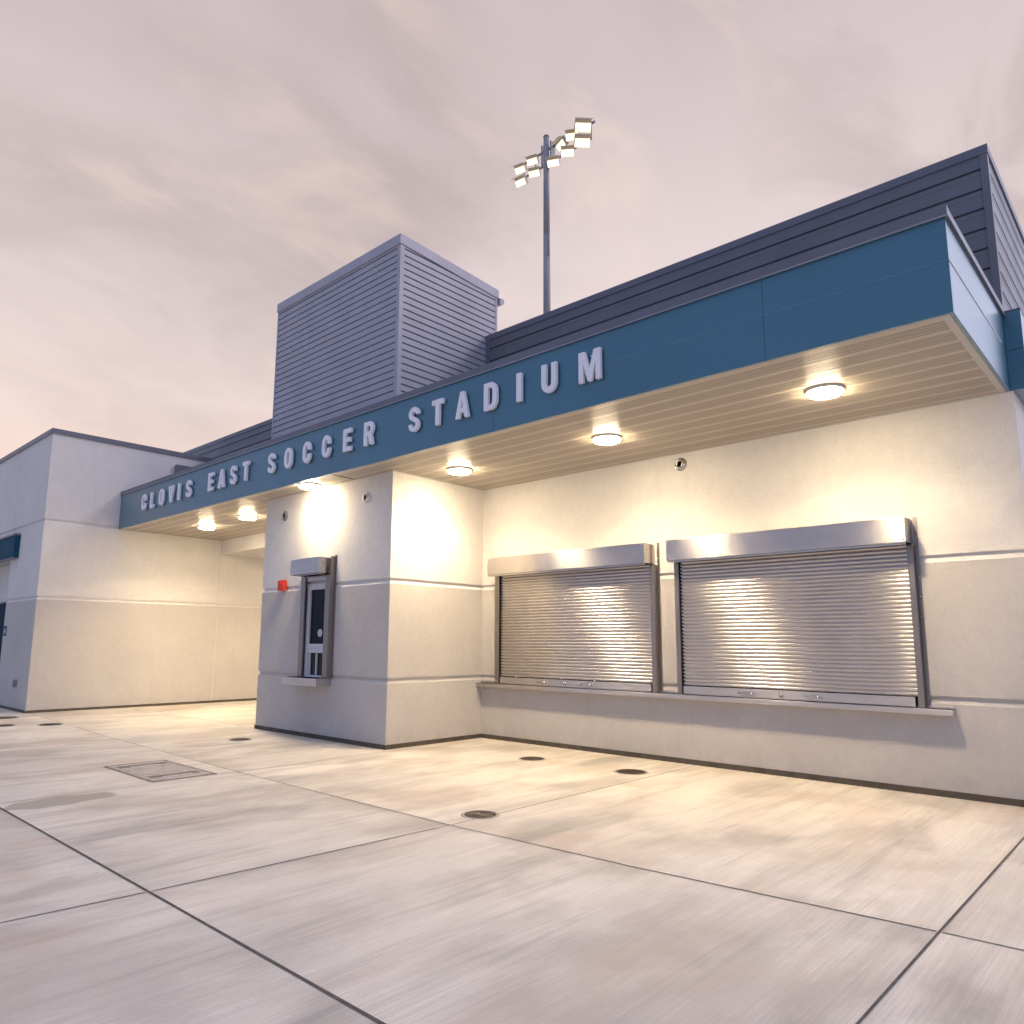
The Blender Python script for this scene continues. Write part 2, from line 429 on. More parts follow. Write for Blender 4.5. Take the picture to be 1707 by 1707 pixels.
c = MB(); c.box(XL + .004, XFA + .028, YFA - .028, YFA - .0225, ZFT - .004, ZFT + .008)
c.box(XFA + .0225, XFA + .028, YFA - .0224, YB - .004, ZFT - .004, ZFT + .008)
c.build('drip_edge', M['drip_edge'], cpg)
d = MB(); d.box(XL + .004, XFA - .17, YFA + .17, YB + .03, 5.0, 5.12)
d.build('canopy_deck', M['deck_membrane'], bld)
# soffit: ribbed panels running along x
s = MB(); P = .3048
prof = [(YFA + .036, ZS)]
y = 6.93; 
prof += [(y - .012, ZS), (y - .009, ZS + .012), (y, ZS + .012)]
while y < YJ + .05:
    for a in (.105, .165, .225):
        prof += [(y + .004 + (a - .105) * 0, ZS)] if a == .105 else []
        prof += [(y + a - .004, ZS), (y + a, ZS + .007), (y + a + .004, ZS)]
    prof += [(y + P - .010, ZS), (y + P - .007, ZS + .014), (y + P, ZS + .014)]
    y += P
prof = [p for p in prof if p[0] < YJ + .03]
s.sheet(prof, 'x', XL + .004, XFA - .10)
sof = s.build('soffit', M['soffit_panel'], bld)
s = MB(); s.box(XFA - .10, XFA - .036, YFA + .036, YB - .001, ZS - .006, ZS + .03, .002)
s.box(XL + .004, XFA - .101, YFA + .0355, YFA + .055, ZS - .005, ZS + .02, .002)
s.box(XS + .001, XFA - .101, YB - .03, YB - .0005, ZS - .012, ZS + .02, .002)
s.box(XP - .02, XS + .03, YF - .028, YF - .0005, ZS - .012, ZS + .0205, .002)
s.box(XS + .0005, XS + .028, YF - .0002, YB - .031, ZS - .012, ZS + .02, .002)
s.box(XL + .0045, XL + .03, YFA + .056, YJ - .03, ZS - .012, ZS + .02, .002)
s.box(XL + .031, XP - .021, YJ - .028, YJ - .0005, ZS - .0125, ZS + .02, .002)
s.build('soffit_trim', M['trim_paint'], sof)
x_ = MB(); x_.box(-10.32, -10.30, YFA + .056, YF - .03, ZS - .007, ZS + .01); x_.build('panel_splice', M['lid_slot'], sof)
x_ = MB(); x_.box(-13.32, -13.305, YFA + .056, YJ - .03, ZS - .002, ZS + .01)
x_.build('panel_splice', M['lid_slot'], sof)

# side fascia band (right-hand flank)
sb = MB()
for z0, z1 in ((4.42, 4.877), (4.883, 5.325)):
    sb.box(-1.1975, -1.035, YB - .012, 16.9, z0, z1, .003)
sb.build('side_fascia', M['teal_metal'], bld)
sb = MB(); sb.box(-1.195, -1.03, YB - .016, 16.95, 5.3255, 5.345, .002); sb.build('side_coping', M['slate_metal'], bld)

# roof screen
def siding_profile(z0, z1, pitch, gh, dep):
    p = [(0, z0)]; z = z1 - pitch * .62
    gs = []
    while z > z0 + gh: gs.append(z); z -= pitch
    for z in sorted(gs):
        p += [(0, z - gh), (dep, z - gh + .006), (dep, z), (0, z)]
    p.append((0, z1)); return p
def siding_bead(z0, z1, pitch, gh, dep):
    p = [(0, z0)]; z = z1 - .158; gs = []
    while z > z0 + .1: gs.append(z); z -= pitch
    for z in sorted(gs):
        p += [(0, z - gh - .055), (-.004, z - gh - .05), (0, z - gh - .045), (0, z - gh), (dep, z - gh + .004), (dep, z), (0, z)]
    p.append((0, z1)); return p
sp = siding_bead(4.9, 7.305, .2455, .032, .03)
a = MB(); a.sheet([(YB + .012 + q[0], q[1]) for q in sp], 'x', -25.5, -1.2)
a.sheet([(-1.202 - q[0], q[1]) for q in sp], 'y', YB + .03, 17)
scr = a.build('roof_screen', M['siding_dark'], bld)
a = MB(); a.box(-25.5, -1.180, YB - .006, YB + .22, 7.305, 7.415, .003); a.box(-1.40, -1.18, YB + .2205, 17, 7.3052, 7.4148, .003)
a.build('screen_coping', M['slate_metal'], scr)
a = MB(); a.box(-1.268, -1.190, YB - .001, YB + .045, 5.13, 7.3045, .003); a.box(-1.236, -1.1895, YB + .0455, YB + .09, 5.13, 7.3044, .003)
a.build('corner_trim', M['siding_dark'], scr)
a = MB(); a.box(XS + .034, XS + .125, YB - .002, YB + .04, 5.13, 7.3045, .003)
a.build('corner_trim', M['siding_dark'], scr)

# louvred tower on the pier
TX0, TX1, TY0, TY1 = -13.235, -9.27, YF, 9.82
tw = MB()
tp = siding_profile(5.02, 8.44, .1215, .030, .030)
def slope_top(x): return 0
tw.sheet([(TY0 + q[0], q[1]) for q in tp], 'x', TX0 + .01, TX1 - .01)
tw.sheet([(TX1 - q[0], q[1]) for q in tp], 'y', TY0 + .02, TY1 - .01)
tw.sheet([(TX0 + q[0], q[1]) for q in tp], 'y', TY0 + .02, TY1 - .01)
tw.sheet([(TY1 - q[0], q[1]) for q in tp], 'x', TX0 + .01, TX1 - .01)
tow = tag(tw.build('louvre_tower', M['siding_pale'], bld), 'tall ribbed grey metal tower above the canopy')
k = MB()
def cop(zf):  # sloping coping along the sides
    pass
zt0, zt1 = 8.585, 8.455
k.box(TX0 - .02, TX1 + .02, TY0 - .022, TY0 + .05, 8.405, zt0, .003)
k.prism([(TY0 + .0505, 8.405), (TY0 + .0505, zt0), (TY1 + .03, zt1), (TY1 + .03, zt1 - .17)], 'x', TX1 - .05, TX1 + .02, bev=.002)
k.prism([(TY0 + .0505, 8.405), (TY0 + .0505, zt0), (TY1 + .03, zt1), (TY1 + .03, zt1 - .17)], 'x', TX0 - .02, TX0 + .05, bev=.002)
k.prism([(TY0 + .05, 8.46), (TY0 + .05, zt0 - .01), (TY1 + .02, zt1 - .01), (TY1 + .02, zt1 - .1)], 'x', TX0 + .051, TX1 - .051)
k.build('tower_coping', M['siding_pale'], tow)
for x0, x1, y0_, y1_, zt in ((TX1 - .075, TX1 + .006, TY0 - .006, TY0 + .085, 8.4045), (TX0 - .006, TX0 + .03, TY0 - .006, TY0 + .045, 8.4045),
                         (TX1 - .04, TX1 + .006, TY1 - .05, TY1 + .006, 8.30), (TX0 - .006, TX0 + .04, TY1 - .05, TY1 + .006, 8.30)):
    k = MB(); k.box(x0, x1, y0_, y1_, 5.0, zt, .003); k.build('corner_trim', M['siding_pale'], tow)
k = MB(); k.prism([(TY1 + .031, 8.16), (TY1 + .031, 8.29), (TY1 + .15, 8.29), (TY1 + .15, 8.20), (TY1 + .09, 8.16)], 'x', TX0 - .05, TX1 + .05, bev=.003)
k.build('tower_gutter', M['siding_pale'], tow)
k = MB(); k.box(XL + .003, XL + .14, 8.15, 9.50, 5.125, 6.32, .004); k.build('wall_flashing', M['slate_metal'], bld)

# ------------------------------------------------------------------ left building
lb = thing('restroom_building', (XL, YL, 0), 'plain flat roofed stucco block at the far left with teal awning and dark door', 'building')
XA = -22.08
w = MB(); grooved(w, XA, XL, YL, 17.5, 0, ZLT, [2.675, 4.497], [(0, 0), (2.582, 1)])
w.build('wall', ST, lb)
w = MB(); grooved(w, -34, XA - .018, YL, 17.51, 3.68, ZLT - .003, [4.497], [(0, 1)])
w.box(-33.9, XA + .02, YL + .03, 17, 3.7, 6.5)
tag(w.build('upper_wall', ST, lb), 'stucco wall above the door recess')
w = MB(); grooved(w, -33.98, XA + .1, YL + .35, 17.4, 0, 3.9, [2.675], [(0, 0), (2.582, 1)])
tag(w.build('recess_wall', ST, lb), 'set back wall of the door recess')
w = MB(); w.box(XL - .0005 - .0, XL + .008, YJ - .010, YJ + .010, .06, 4.03)
w.build('control_joint', M['stucco_white'], lb)
w = MB(); w.box(-34.05, XL + .03, YL - .03, YL + .25, ZLT, ZLT + .12, .004); w.box(XL - .25, XL + .03, YL + .2505, 17.6, ZLT + .0005, ZLT + .1195, .004)
w.box(-34.06, XL + .034, YL - .034, YL - .0305, ZLT - .004, ZLT + .014); w.box(XL + .0305, XL + .034, YL - .034, 17.6, ZLT - .004, ZLT + .014)
w.build('roof_coping', M['slate_metal'], lb)
w = MB(); w.box(XA + .0, XL + .012, YL - .012, YL + .1, 0, .06); w.box(XL - .1, XL + .012, YL + .1005, 17.4, 0, .0595); w.box(-33.9, XA - .001, YL + .338, YL + .45, 0, .059)
w.build('base_screed', M['base_screed'], lb)
w = MB(); w.box(-30, -21.4, 5.085, YL - .001, 3.70, 4.25, .004)
aw = w.build('awning', M['awning_metal'], lb)
w = MB(); w.box(-30.01, -21.38, 5.06, YL - .002, 4.2505, 4.30, .004); w.box(-30, -21.41, 5.09, YL - .003, 3.675, 3.6995, .003); w.build('awning_coping', M['slate_metal'], aw)
w = MB(); w.box(-24.1, -22.35, YL + .315, YL + .36, .01, 2.56, .004)
w.box(-24.2, -24.1005, YL + .30, YL + .36, .01, 2.64); w.box(-22.3495, -22.25, YL + .30, YL + .36, .01, 2.64); w.box(-24.1, -22.35, YL + .302, YL + .36, 2.5605, 2.6395)
dr = w.build('door', M['door_paint'], lb)
w = MB(); w.tube((-22.5, YL + .27, .95), (-22.5, YL + .27, 1.25), .014); w.tube((-22.5, YL + .27, .97), (-22.5, YL + .316, .97), .01); w.tube((-22.5, YL + .27, 1.23), (-22.5, YL + .316, 1.23), .01)
w.build('handle', M['chrome'], dr)
sg = thing('restroom_sign', (-21.90, YL, 1.87), 'small blue square restroom sign with white figures beside the dark door', 'sign')
w = MB(); w.box(-22.02, -21.78, YL - .012, YL - .001, 1.75, 1.99, .003); w.build('plate', M['sign_blue'], sg)
for cx in (-21.955, -21.845):
    w = MB(); w.lathe((cx, YL - .0125, 1.925), [(.016, -.002), (.016, 0)], 'y', 16); w.box(cx - .026, cx + .026, YL - .0145, YL - .0123, 1.84, 1.90); w.box(cx - .016, cx + .016, YL - .0146, YL - .0123, 1.785, 1.8395); w.build('pictogram', M['white_plastic'], sg)
oc = thing('outlet_cover', (-20.5, YL, .62), 'small grey weatherproof outlet cover low on the left stucco wall', 'outlet')
w = MB(); w.box(-20.56, -20.44, YL - .06, YL - .001, .54, .72, .008); ob = w.build('box', M['galvanised'], oc)
w = MB(); w.box(-20.545, -20.455, YL - .072, YL - .0605, .56, .70, .005); w.build('flap', M['galvanised'], oc)

# ------------------------------------------------------------------ sign lettering
H, S_ = 1.0, .205     # unit cap height and stroke (of height)
def arc(cx, cy, rx, ry, a0, a1, n=14): return [(cx + rx * math.cos(R(a0 + (a1 - a0) * k / n)), cy + ry * math.sin(R(a0 + (a1 - a0) * k / n))) for k in range(n + 1)]
def stroke(path, t):
    Lf, Rt = [], []
    for i, p in enumerate(path):
        a = path[max(i - 1, 0)]; b = path[min(i + 1, len(path) - 1)]
        dx, dy = b[0] - a[0], b[1] - a[1]; l = math.hypot(dx, dy) or 1; nx_, ny_ = -dy / l * t / 2, dx / l * t / 2
        Lf.append((p[0] + nx_, p[1] + ny_)); Rt.append((p[0] - nx_, p[1] - ny_))
    return Lf + Rt[::-1]
def glyph(ch, W):
    s, h = S_, S_ / 2
    if ch == 'I': return [[(0, 0), (W, 0), (W, 1), (0, 1)]]
    if ch == 'L': return [[(0, 0), (W, 0), (W, .19), (s, .19), (s, 1), (0, 1)]]
    if ch == 'E': return [[(0, 0), (W, 0), (W, .185), (s, .185), (s, .41), (W * .9, .41), (W * .9, .59), (s, .59), (s, .815), (W, .815), (W, 1), (0, 1)]]
    if ch == 'T': return [[(W / 2 - h, 0), (W / 2 + h, 0), (W / 2 + h, .81), (W, .81), (W, 1), (0, 1), (0, .81), (W / 2 - h, .81)]]
    if ch == 'V': return [[(W / 2 - h * .95, 0), (W / 2 + h * .95, 0), (W, 1), (W - s, 1), (W / 2, .27), (s, 1), (0, 1)]]
    if ch == 'A':
        k = lambda y: (W / 2 - h * .95) * y   # outer left edge x at y
        return [[(0, 0), (s, 0), (s + .035, .20), (W - s - .035, .20), (W - s, 0), (W, 0), (W / 2 + h * .95, 1), (W / 2 - h * .95, 1)],
                [(s + .075, .365), (W / 2, .76), (W - s - .075, .365)]]
    if ch == 'M':
        m = W / 2
        return [[(0, 0), (s * .85, 0), (s * .85, .62), (m - .07, 0), (m + .07, 0), (W - s * .85, .62), (W - s * .85, 0), (W, 0), (W, 1), (W - s * 1.15, 1), (m, .40), (s * 1.15, 1), (0, 1)]]
    if ch == 'O':
        ro, ri = W / 2, W / 2 - s; k = .36
        o = arc(W / 2, 1 - k, ro, k, 0, 180) + arc(W / 2, k, ro, k, 180, 360)
        i = arc(W / 2, 1 - k, ri, k - .18, 0, 180) + arc(W / 2, k, ri, k - .18, 180, 360)
        return [o, i]
    if ch == 'C':
        k = .36; rx, ry = W / 2 - h, k - .09
        path = [(W - h, .60)] + arc(W / 2, 1 - k, rx, ry, 0, 180) + arc(W / 2, k, rx, ry, 180, 360) + [(W - h, .40)]
        return [stroke(path, s * .95)]
    if ch == 'U':
        k = .34; rx, ry = W / 2 - h, k - .095
        return [stroke([(h, 1), (h, .8)] + arc(W / 2, k, rx, ry, 180, 360) + [(W - h, .8), (W - h, 1)], s * .97)]
    if ch == 'S':
        rx = W / 2 - h
        path = [(W - h, .70)] + arc(W / 2, .725, rx, .18, 0, 180, 12) + [(h + .012, .66), (h + .06, .585), (W / 2, .505), (W - h - .06, .42), (W - h - .012, .345)] + arc(W / 2, .275, rx, .18, 0, -180, 12) + [(h, .31)]
        return [stroke(path, s * .90)]
    if ch == 'D':
        k = .34
        o = [(0, 0)] + arc(W - k * .85, k, k * .85, k, -90, 0) + arc(W - k * .85, 1 - k, k * .85, k, 0, 90) + [(0, 1)]
        q = k - .18
        i = [(s, .18)] + arc(W - k * .85, .18 + q, k * .85 - s, q, -90, 0) + arc(W - k * .85, .82 - q, k * .85 - s, q, 0, 90) + [(s, .82)]
        return [o, i]
    if ch == 'R':
        k = .28
        o = [(0, 0), (s, 0), (s, .40), (s + .11, .40), (W - s - .005, 0), (W, 0), (W - .075, .34), (W - .13, .43)] + arc(W - k * .8, .46 + .26, k * .8, k, -50, 0, 6) + arc(W - k * .8, 1 - k, k * .8, k, 0, 90) + [(0, 1)]
        i = [(s, .575)] + arc(W - k * .8, .575 + .12, k * .8 - s * .93, .12, -90, 0, 6) + arc(W - k * .8, .825 - .12, k * .8 - s * .93, .12, 0, 90, 6) + [(s, .825)]
        return [o, i]
def letter(ch, cx, word):
    CH = .374; wd = {'I': .080, 'M': .312, 'L': .205, 'E': .215, 'V': .252, 'A': .258, 'T': .228}.get(ch, .236)
    cu = bpy.data.curves.new('letter', 'CURVE'); cu.dimensions = '2D'; cu.fill_mode = 'BOTH'
    cu.extrude = .022; cu.bevel_depth = .001; cu.bevel_resolution = 0
    for poly in glyph(ch, wd / CH):
        sp_ = cu.splines.new('POLY'); sp_.points.add(len(poly) - 1)
        for p, q in zip(sp_.points, poly): p.co = (q[0] * CH - wd / 2, q[1] * CH, 0, 1)
        sp_.use_cyclic_u = True
    tmp = bpy.data.objects.new('letter', cu); COL.objects.link(tmp)
    dg = bpy.context.evaluated_depsgraph_get(); dg.update()
    me = bpy.data.meshes.new_from_object(tmp.evaluated_get(dg)); bpy.data.objects.remove(tmp)
    me.transform(Matrix.Translation((cx, YFA - .047, 4.714)) @ Matrix.Rotation(R(90), 4, 'X'))
    bm = bmesh.new(); bm.from_mesh(me)
    for f in bm.faces: f.smooth = False
    mb = MB(); mb.bm.free(); mb.bm = bm
    # stand-off pins
    for dz in (.06, .33): 
        mb.tube((cx - (.0 if ch in 'ITMVAL' else wd * .3), YFA - .026, 4.703 + dz), (cx - (.0 if ch in 'ITMVAL' else wd * .3), YFA + .004, 4.703 + dz), .008, seg=8)
    me.materials.clear()
    return mb.build('letter', M['letter_paint'], word)
sign = thing('sign_lettering', (-11.4, YFA, 4.9), 'raised white capitals reading CLOVIS EAST SOCCER STADIUM along the teal fascia', 'sign')
words = {'CLOVIS': (-17.925, -17.445, -16.945, -16.43, -16.035, -15.545), 'EAST': (-14.52, -14.055, -13.57, -13.075),
         'SOCCER': (-12.12, -11.545, -10.945, -10.355, -9.755, -9.185), 'STADIUM': (-8.09, -7.575, -7.07, -6.53, -6.022, -5.527, -4.908)}
for wd_, xs_ in words.items():
    o = bpy.data.objects.new('word', None); COL.objects.link(o); o.parent = sign; o['label'] = 'the word ' + wd_ + ' in raised white capitals'
    for ch, cx in zip(wd_, xs_): letter(ch, cx, o)

# ------------------------------------------------------------------ ceiling lights
def make_light(x, y, label):
    t = thing('ceiling_light', (x, y, ZS), label, 'ceiling light', 'round lights under the canopy')
    m = MB(); m.lathe((x, y, ZS), [(.200, .004), (.203, -.002), (.197, -.028), (.190, -.034), (.184, -.033), (.178, -.026)], 'z', 48); m.build('housing', M['white_plastic'], t)
    m = MB(); m.lathe((x, y, ZS), [(.174, -.024), (.184, -.033), (.183, -.046), (.166, -.062), (.11, -.073), (.0, -.076)], 'z', 48); m.build('lens', M['lamp_lens'], t)
    la = bpy.data.lights.new('bulb', 'AREA'); la.shape = 'DISK'; la.size = .30; la.energy = 54; la.color = (1, .785, .49); la.spread = R(136)
    lo = bpy.data.objects.new('bulb', la); COL.objects.link(lo); lo.parent = t; lo.location = (0, 0, -.082)
    return t
lt0 = make_light(-2.69, 8.11, 'round lit ceiling light nearest the right-hand canopy end')
for x, y, lab in ((-5.57, 8.10, 'round lit ceiling light above the gap between the two shutters'), (-8.42, 8.06, 'round lit ceiling light in the corner beside the pier'),
                  (-11.28, 7.10, 'round lit ceiling light in front of the ticket window pier'), (-15.28, 8.06, 'round lit passage light nearer the ticket pier'),
                  (-17.39, 8.12, 'round lit passage light nearer the left-hand block')):
    o = dup(lt0, (x, y, ZS), lab)
    if y < 7.5 or x < -14:
        for c in o.children:
            if c.type == 'LIGHT': c.data = c.data.copy(); c.data.energy = 12 if y < 7.5 else 78
pl = dup(lt0, (-17.0, 12.0, 4.036), 'round light under the passage ceiling hidden behind the ticket pier')
for c in pl.children:
    if c.type == 'LIGHT': c.data = c.data.copy(); c.data.energy = 75

# ------------------------------------------------------------------ shutters and counter
ct = MB(); ct.box(XS + .001, -1.985, YB - .135, YB - .0005, .885, .95, .006)
ct.box(XS + .002, -1.99, YB - .02, YB - .0006, .950, .975, .002)
cto = ct.build('serving_counter', M['stainless'], None, (-5.6, YB, .885)); tag(cto, 'long narrow stainless steel counter ledge under the two shutters', 'counter')
def shutter(xl, xr, gl, gr, hl, hr, label):
    t = thing('roller_shutter', ((xl + xr) / 2, YB, .95), label, 'shutter', 'stainless roller shutters over the counter')
    m = MB(); m.box(hl, hr, 9.225, YB - .002, 2.812, 3.105, .006)
    m.box(hl + .012, hr - .012, 9.245, 9.262, 2.786, 2.8115, .002)
    hd = m.build('hood', M['stainless'], t)
    for zz in (2.84, 3.075):
        for xx in (hl + .03, hr - .03):
            m = MB(); m.lathe((xx, 9.2245, zz), [(.009, 0), (.008, -.004), (0, -.006)], 'y', 10); m.build('rivet', M['chrome'], hd)
    for xx_ in (9.30, 9.36, 9.42):
        m = MB(); m.lathe((hr + .0005, xx_, 2.96 + (9.36 - xx_) * .8), [(.008, 0), (.006, .004), (0, .005)], 'x', 10); m.build('rivet', M['chrome'], hd)
    for (a, b_, sgn) in ((gl[0], gl[1], -1), (gr[0], gr[1], 1)):
        m = MB(); m.box(a, b_, 9.412, 9.43, .952, 2.80, .002)
        xo = a if sgn < 0 else b_
        m.box(xo - (.0 if sgn < 0 else .018), xo + (.018 if sgn < 0 else .0), 9.4305, YB - .001, .952, 2.80, .002)
        p0, p1 = (xo - .04, xo - .0005) if sgn < 0 else (xo + .0005, xo + .04)
        m.box(p0, p1, YB - .012, YB - .0015, .952, 3.13, .002)
        gd = m.build('guide', M['guide_steel'], t)
        for q in range(9):
            m = MB(); m.lathe(((p0 + p1) / 2, YB - .012, 1.05 + q * .23), [(.010, 0), (.009, -.006), (0, -.008)], 'y', 10); m.build('bolt', M['chrome'], gd)
    c0, c1 = gl[1] + .004, gr[0] - .002
    m = MB(); m.box(gl[1] - .02, gr[0] + .02, 9.485, 9.49, .96, 2.82); m.box(gl[1], gl[1] + .0035, 9.42, 9.48, .97, 2.8)
    m.build('backing', M['dark_gap'], t)
    # curtain
    m = MB(); pr = []; n = 35; z0, z1 = 1.07, 2.82; ph = (z1 - z0) / n
    for i in range(n):
        zb = z0 + i * ph
        for k in range(7):
            u = k / 6; bow = (1 - (2 * u - 1) ** 2) ** .8 if 0 < u < 1 else 0
            pr.append((9.459 - .0085 * bow, zb + .006 + u * (ph - .009)))
        pr.append((9.467, zb + ph - .0015)); pr.append((9.467, zb + ph + .004))
    m.sheet(pr, 'x', c0 + .028, c1, smooth=True)
    for i in range(0, n): m.box(c0 + .012, c0 + .030, 9.445, 9.466, z0 + i * ph + ph * .45, z0 + i * ph + ph * .98)
    m.build('curtain', M['stainless'], t)
    m = MB(); m.box(c0 + .012, c1 - .03, 9.425, 9.47, .957, 1.068, .004)
    bb = m.build('bottom_bar', M['stainless'], t)
    mid = (c0 + c1) / 2
    k = 10
    for i in range(k):
        m = MB(); m.lathe((c0 + .06 + (c1 - c0 - .12) * i / (k - 1), 9.4245, 1.082), [(.010, .02), (.010, -.004), (.006, -.008), (0, -.0085)], 'y', 10); m.build('bolt', M['chrome'], bb)
    m = MB(); m.lathe((mid - .09, 9.4245, 1.01), [(.026, 0), (.026, -.01), (.020, -.014), (.014, -.03), (0, -.031)], 'y', 20); m.build('lock', M['chrome'], bb)
    for dx in (-.55, .32):
        m = MB(); m.box(mid + dx - .10, mid + dx + .10, 9.4165, 9.4245, 1.0, 1.026, .002); m.box(mid + dx - .03, mid + dx + .03, 9.410, 9.4245, .992, 1.034, .003)
        m.tube((mid + dx - .12, 9.413, 1.013), (mid + dx + .12, 9.413, 1.013), .006, seg=8)
        m.build('slide_bolt', M['chrome'], bb)
    return t
shutter(-8.9, -5.72, (-8.885, -8.79), (-5.755, -5.685), -8.90, -5.725, 'stainless roller shutter next to the pier corner, left of the pair')
shutter(-5.37, -2.27, (-5.355, -5.285), (-2.325, -2.262), -5.37, -2.275, 'stainless roller shutter at the right-hand end of the counter')

# ------------------------------------------------------------------ ticket window
tk = thing('ticket_window', (-11.3, YF, 1.03), 'narrow ticket window with steel shutter hood above and steel sill below', 'window')
m = MB(); m.box(-11.80, -10.905, 7.11, YF - .002, 2.825, 3.105, .005); m.box(-11.62, -10.95, 7.15, 7.32, 2.805, 2.824, .002)
hd = m.build('hood', M['stainless'], tk)
for yy, zz in ((7.20, 3.0), (7.26, 3.0), (7.26, 2.92), (7.31, 2.91)):
    m = MB(); m.lathe((-10.9045, yy, zz), [(.009, 0), (.007, .004), (0, .005)], 'x', 10); m.build('rivet', M['lid_slot'], hd)
for a, b_ in ((-11.712, -11.585), (-10.945, -10.812)):
    m = MB(); left = a < -11.3
    m.box(a, b_, 7.290, 7.310, 1.035, 2.80, .002)
    if left: m.box(a, a + .03, 7.3105, YF - .001, 1.035, 2.80, .002); m.box(a + .06, a + .085, 7.3105, 7.36, 1.035, 2.70, .002)
    else: m.box(b_ - .03, b_, 7.3105, YF - .001, 1.035, 3.12, .002); m.box(b_ - .03, b_ + .03, YF - .012, YF - .0015, 1.035, 3.15, .002)
    m.build('guide', M['guide_steel'], tk)
m = MB(); m.box(-11.58, -10.95, 7.318, 7.35, 2.715, 2.80, .003); m.lathe((-11.27, 7.3175, 2.785), [(.014, 0), (.014, -.012), (0, -.013)], 'y', 12); m.build('bottom_bar', M['stainless'], tk)
m = MB()   # frame
f0, f1 = -11.60, -10.90; yb0, yb1 = YF - .045, YF - .001
m.box(f0, f0 + .095, yb0, yb1, 1.035, 2.67, .003); m.box(f1 - .095, f1, yb0, yb1, 1.035, 2.67, .003)
m.box(f0 + .0955, f1 - .0955, yb0 + .001, yb1, 2.565, 2.669, .003)
m.box(f0 + .0955, f1 - .0955, yb0 + .001, yb1, 1.535, 1.61, .003); m.box(f0 + .0955, f1 - .0955, yb0 - .004, yb1, 1.455, 1.532, .003)
m.box(f0 + .0955, f1 - .0955, yb0 + .001, yb1, 1.036, 1.068, .003)
for xx in (f0 + .125, f0 + .335): m.box(xx, xx + .028, yb0 + .006, yb1, 1.0685, 1.4545, .002)
fr = m.build('frame', M['white_alu'], tk)
m = MB(); m.box(f0 + .09, f1 - .09, YF - .012, YF - .0008, 1.05, 2.60); gl = m.build('glass', M['dark_glass'], tk)
m = MB(); m.lathe((-11.20, YF - .0122, 1.80), [(.068, 0), (.068, -.0012)], 'y', 28, False)
for q in range(5):
    hw = .05 * math.cos(math.asin((q - 2) * .3)) * (.55 + .12 * q if q < 3 else .7)
    m.box(-11.20 - hw, -11.20 + hw, YF - .0138, YF - .0133, 1.80 + (2 - q) * .021 - .003, 1.80 + (2 - q) * .021 + .003, mi=1)
m.build('sticker', [M['white_plastic'], M['lid_slot']], gl)
m = MB(); m.box(-11.91, -10.83, YF - .30, YF - .001, .90, 1.032, .005); m.build('sill', M['stainless'], tk)

# ------------------------------------------------------------------ alarm and overflow nozzles
al = thing('fire_alarm', (-12.46, YF, 2.69), 'bright red alarm horn strobe box beside the ticket window', 'alarm')
m = MB(); m.box(-12.555, -12.365, YF - .10, YF - .03, 2.59, 2.79, .012); m.box(-12.535, -12.385, YF - .0305, YF - .001, 2.61, 2.77, .004); hs = m.build('housing', M['alarm_red'], al)
m = MB(); m.box(-12.50, -12.42, YF - .115, YF - .1005, 2.715, 2.765, .006); m.build('strobe', M['alarm_red'], al)
def nozzle(x, y, z, mat, label, dark=True, L_=.05):
    t = thing('drain_nozzle', (x, y, z), label, 'drain outlet', 'round outlets high on the walls')
    m = MB(); m.lathe((x, y, z), [(.10, -.0005), (.10, -.006), (.092, -.010), (.056, -.018), (.056, -L_), (.060, -L_ - .004), (.060, -L_ - .012), (.048, -L_ - .012), (.048, -.01)], 'y', 32); m.build('flange', mat, t)
    m = MB(); m.lathe((x, y, z), [(.0, -.02), (.0478, -.02)], 'y', 32, False); m.build('bore', M['dark_gap'] if dark else M['stucco_white'], t)
nozzle(-5.25, YB, 4.255, M['chrome'], 'round chrome outlet on the wall above the gap between the shutters')
nozzle(-12.56, YF, 4.04, M['galvanised'], 'dull round outlet at the upper left of the ticket pier', True, .02)
nozzle(-10.0, YF, 4.065, M['white_plastic'], 'white ringed round outlet at the upper right of the ticket pier', False, .02)

# ------------------------------------------------------------------ covers in the pavement
def cover(x, y, r, label, text=False):
    t = thing('drain_cover', (x, y, 0), label, 'drain cover', 'round covers in the pavement')
    m = MB(); m.lathe((x, y, 0), [(r + .035, .0015), (r + .03, .0042), (r + .004, .0042), (r + .002, .0005)], 'z', 48); m.build('rim', M['lid_concrete'], t)
    m = MB(); m.lathe((x, y, 0), [(r, .001), (r, .007), (r - .012, .009), (r - .02, .0075), (0, .0075)], 'z', 48)
    k = 9
    for i in range(-k, k + 1):
        for jj in range(-k, k + 1):
            px, py = i * r / (k + .6), jj * r / (k + .6)
            if math.hypot(px, py) < r * .9 and not (text and abs(py) < r * .24): m.box(x + px - .006, x + px + .006, y + py - .006, y + py + .006, .0076, .0105)
    if text:
        dv = Vector((.73, .68, 0)).normalized()
        ux = [-.10, -.078, -.056, -.034, -.012, .03, .052, .074, .10]
        for u in ux:
            p = Vector((x, y, 0)) + dv * u * 1.1; m.lathe((p.x, p.y, .0077), [(.009, 0), (.009, .004), (0, .0045)], 'z', 8, mi=1)
    m.build('lid', [M['lid_iron'], M['galvanised']], t)
cover(-7.115, 8.335, .170, 'dark round cover in front of the wall, nearest the pier corner')
cover(-5.494, 8.411, .190, 'dark round cover in front of the wall under the shutter gap')
cover(-5.213, 5.335, .155, 'studded dark round cover with pale rim at the crossing of two joints', True)
cover(-11.965, 6.41, .165, 'round cover just in front of the ticket window pier')
cover(-16.64, 4.882, .20, 'small round cover out in front of the left-hand block')
cover(-18.72, 4.58, .26, 'round cover nearest the left-hand block, cut by the photo edge')
cover(-17.05, 4.17, .20, 'round cover cut by the left photo edge, nearer the viewer')
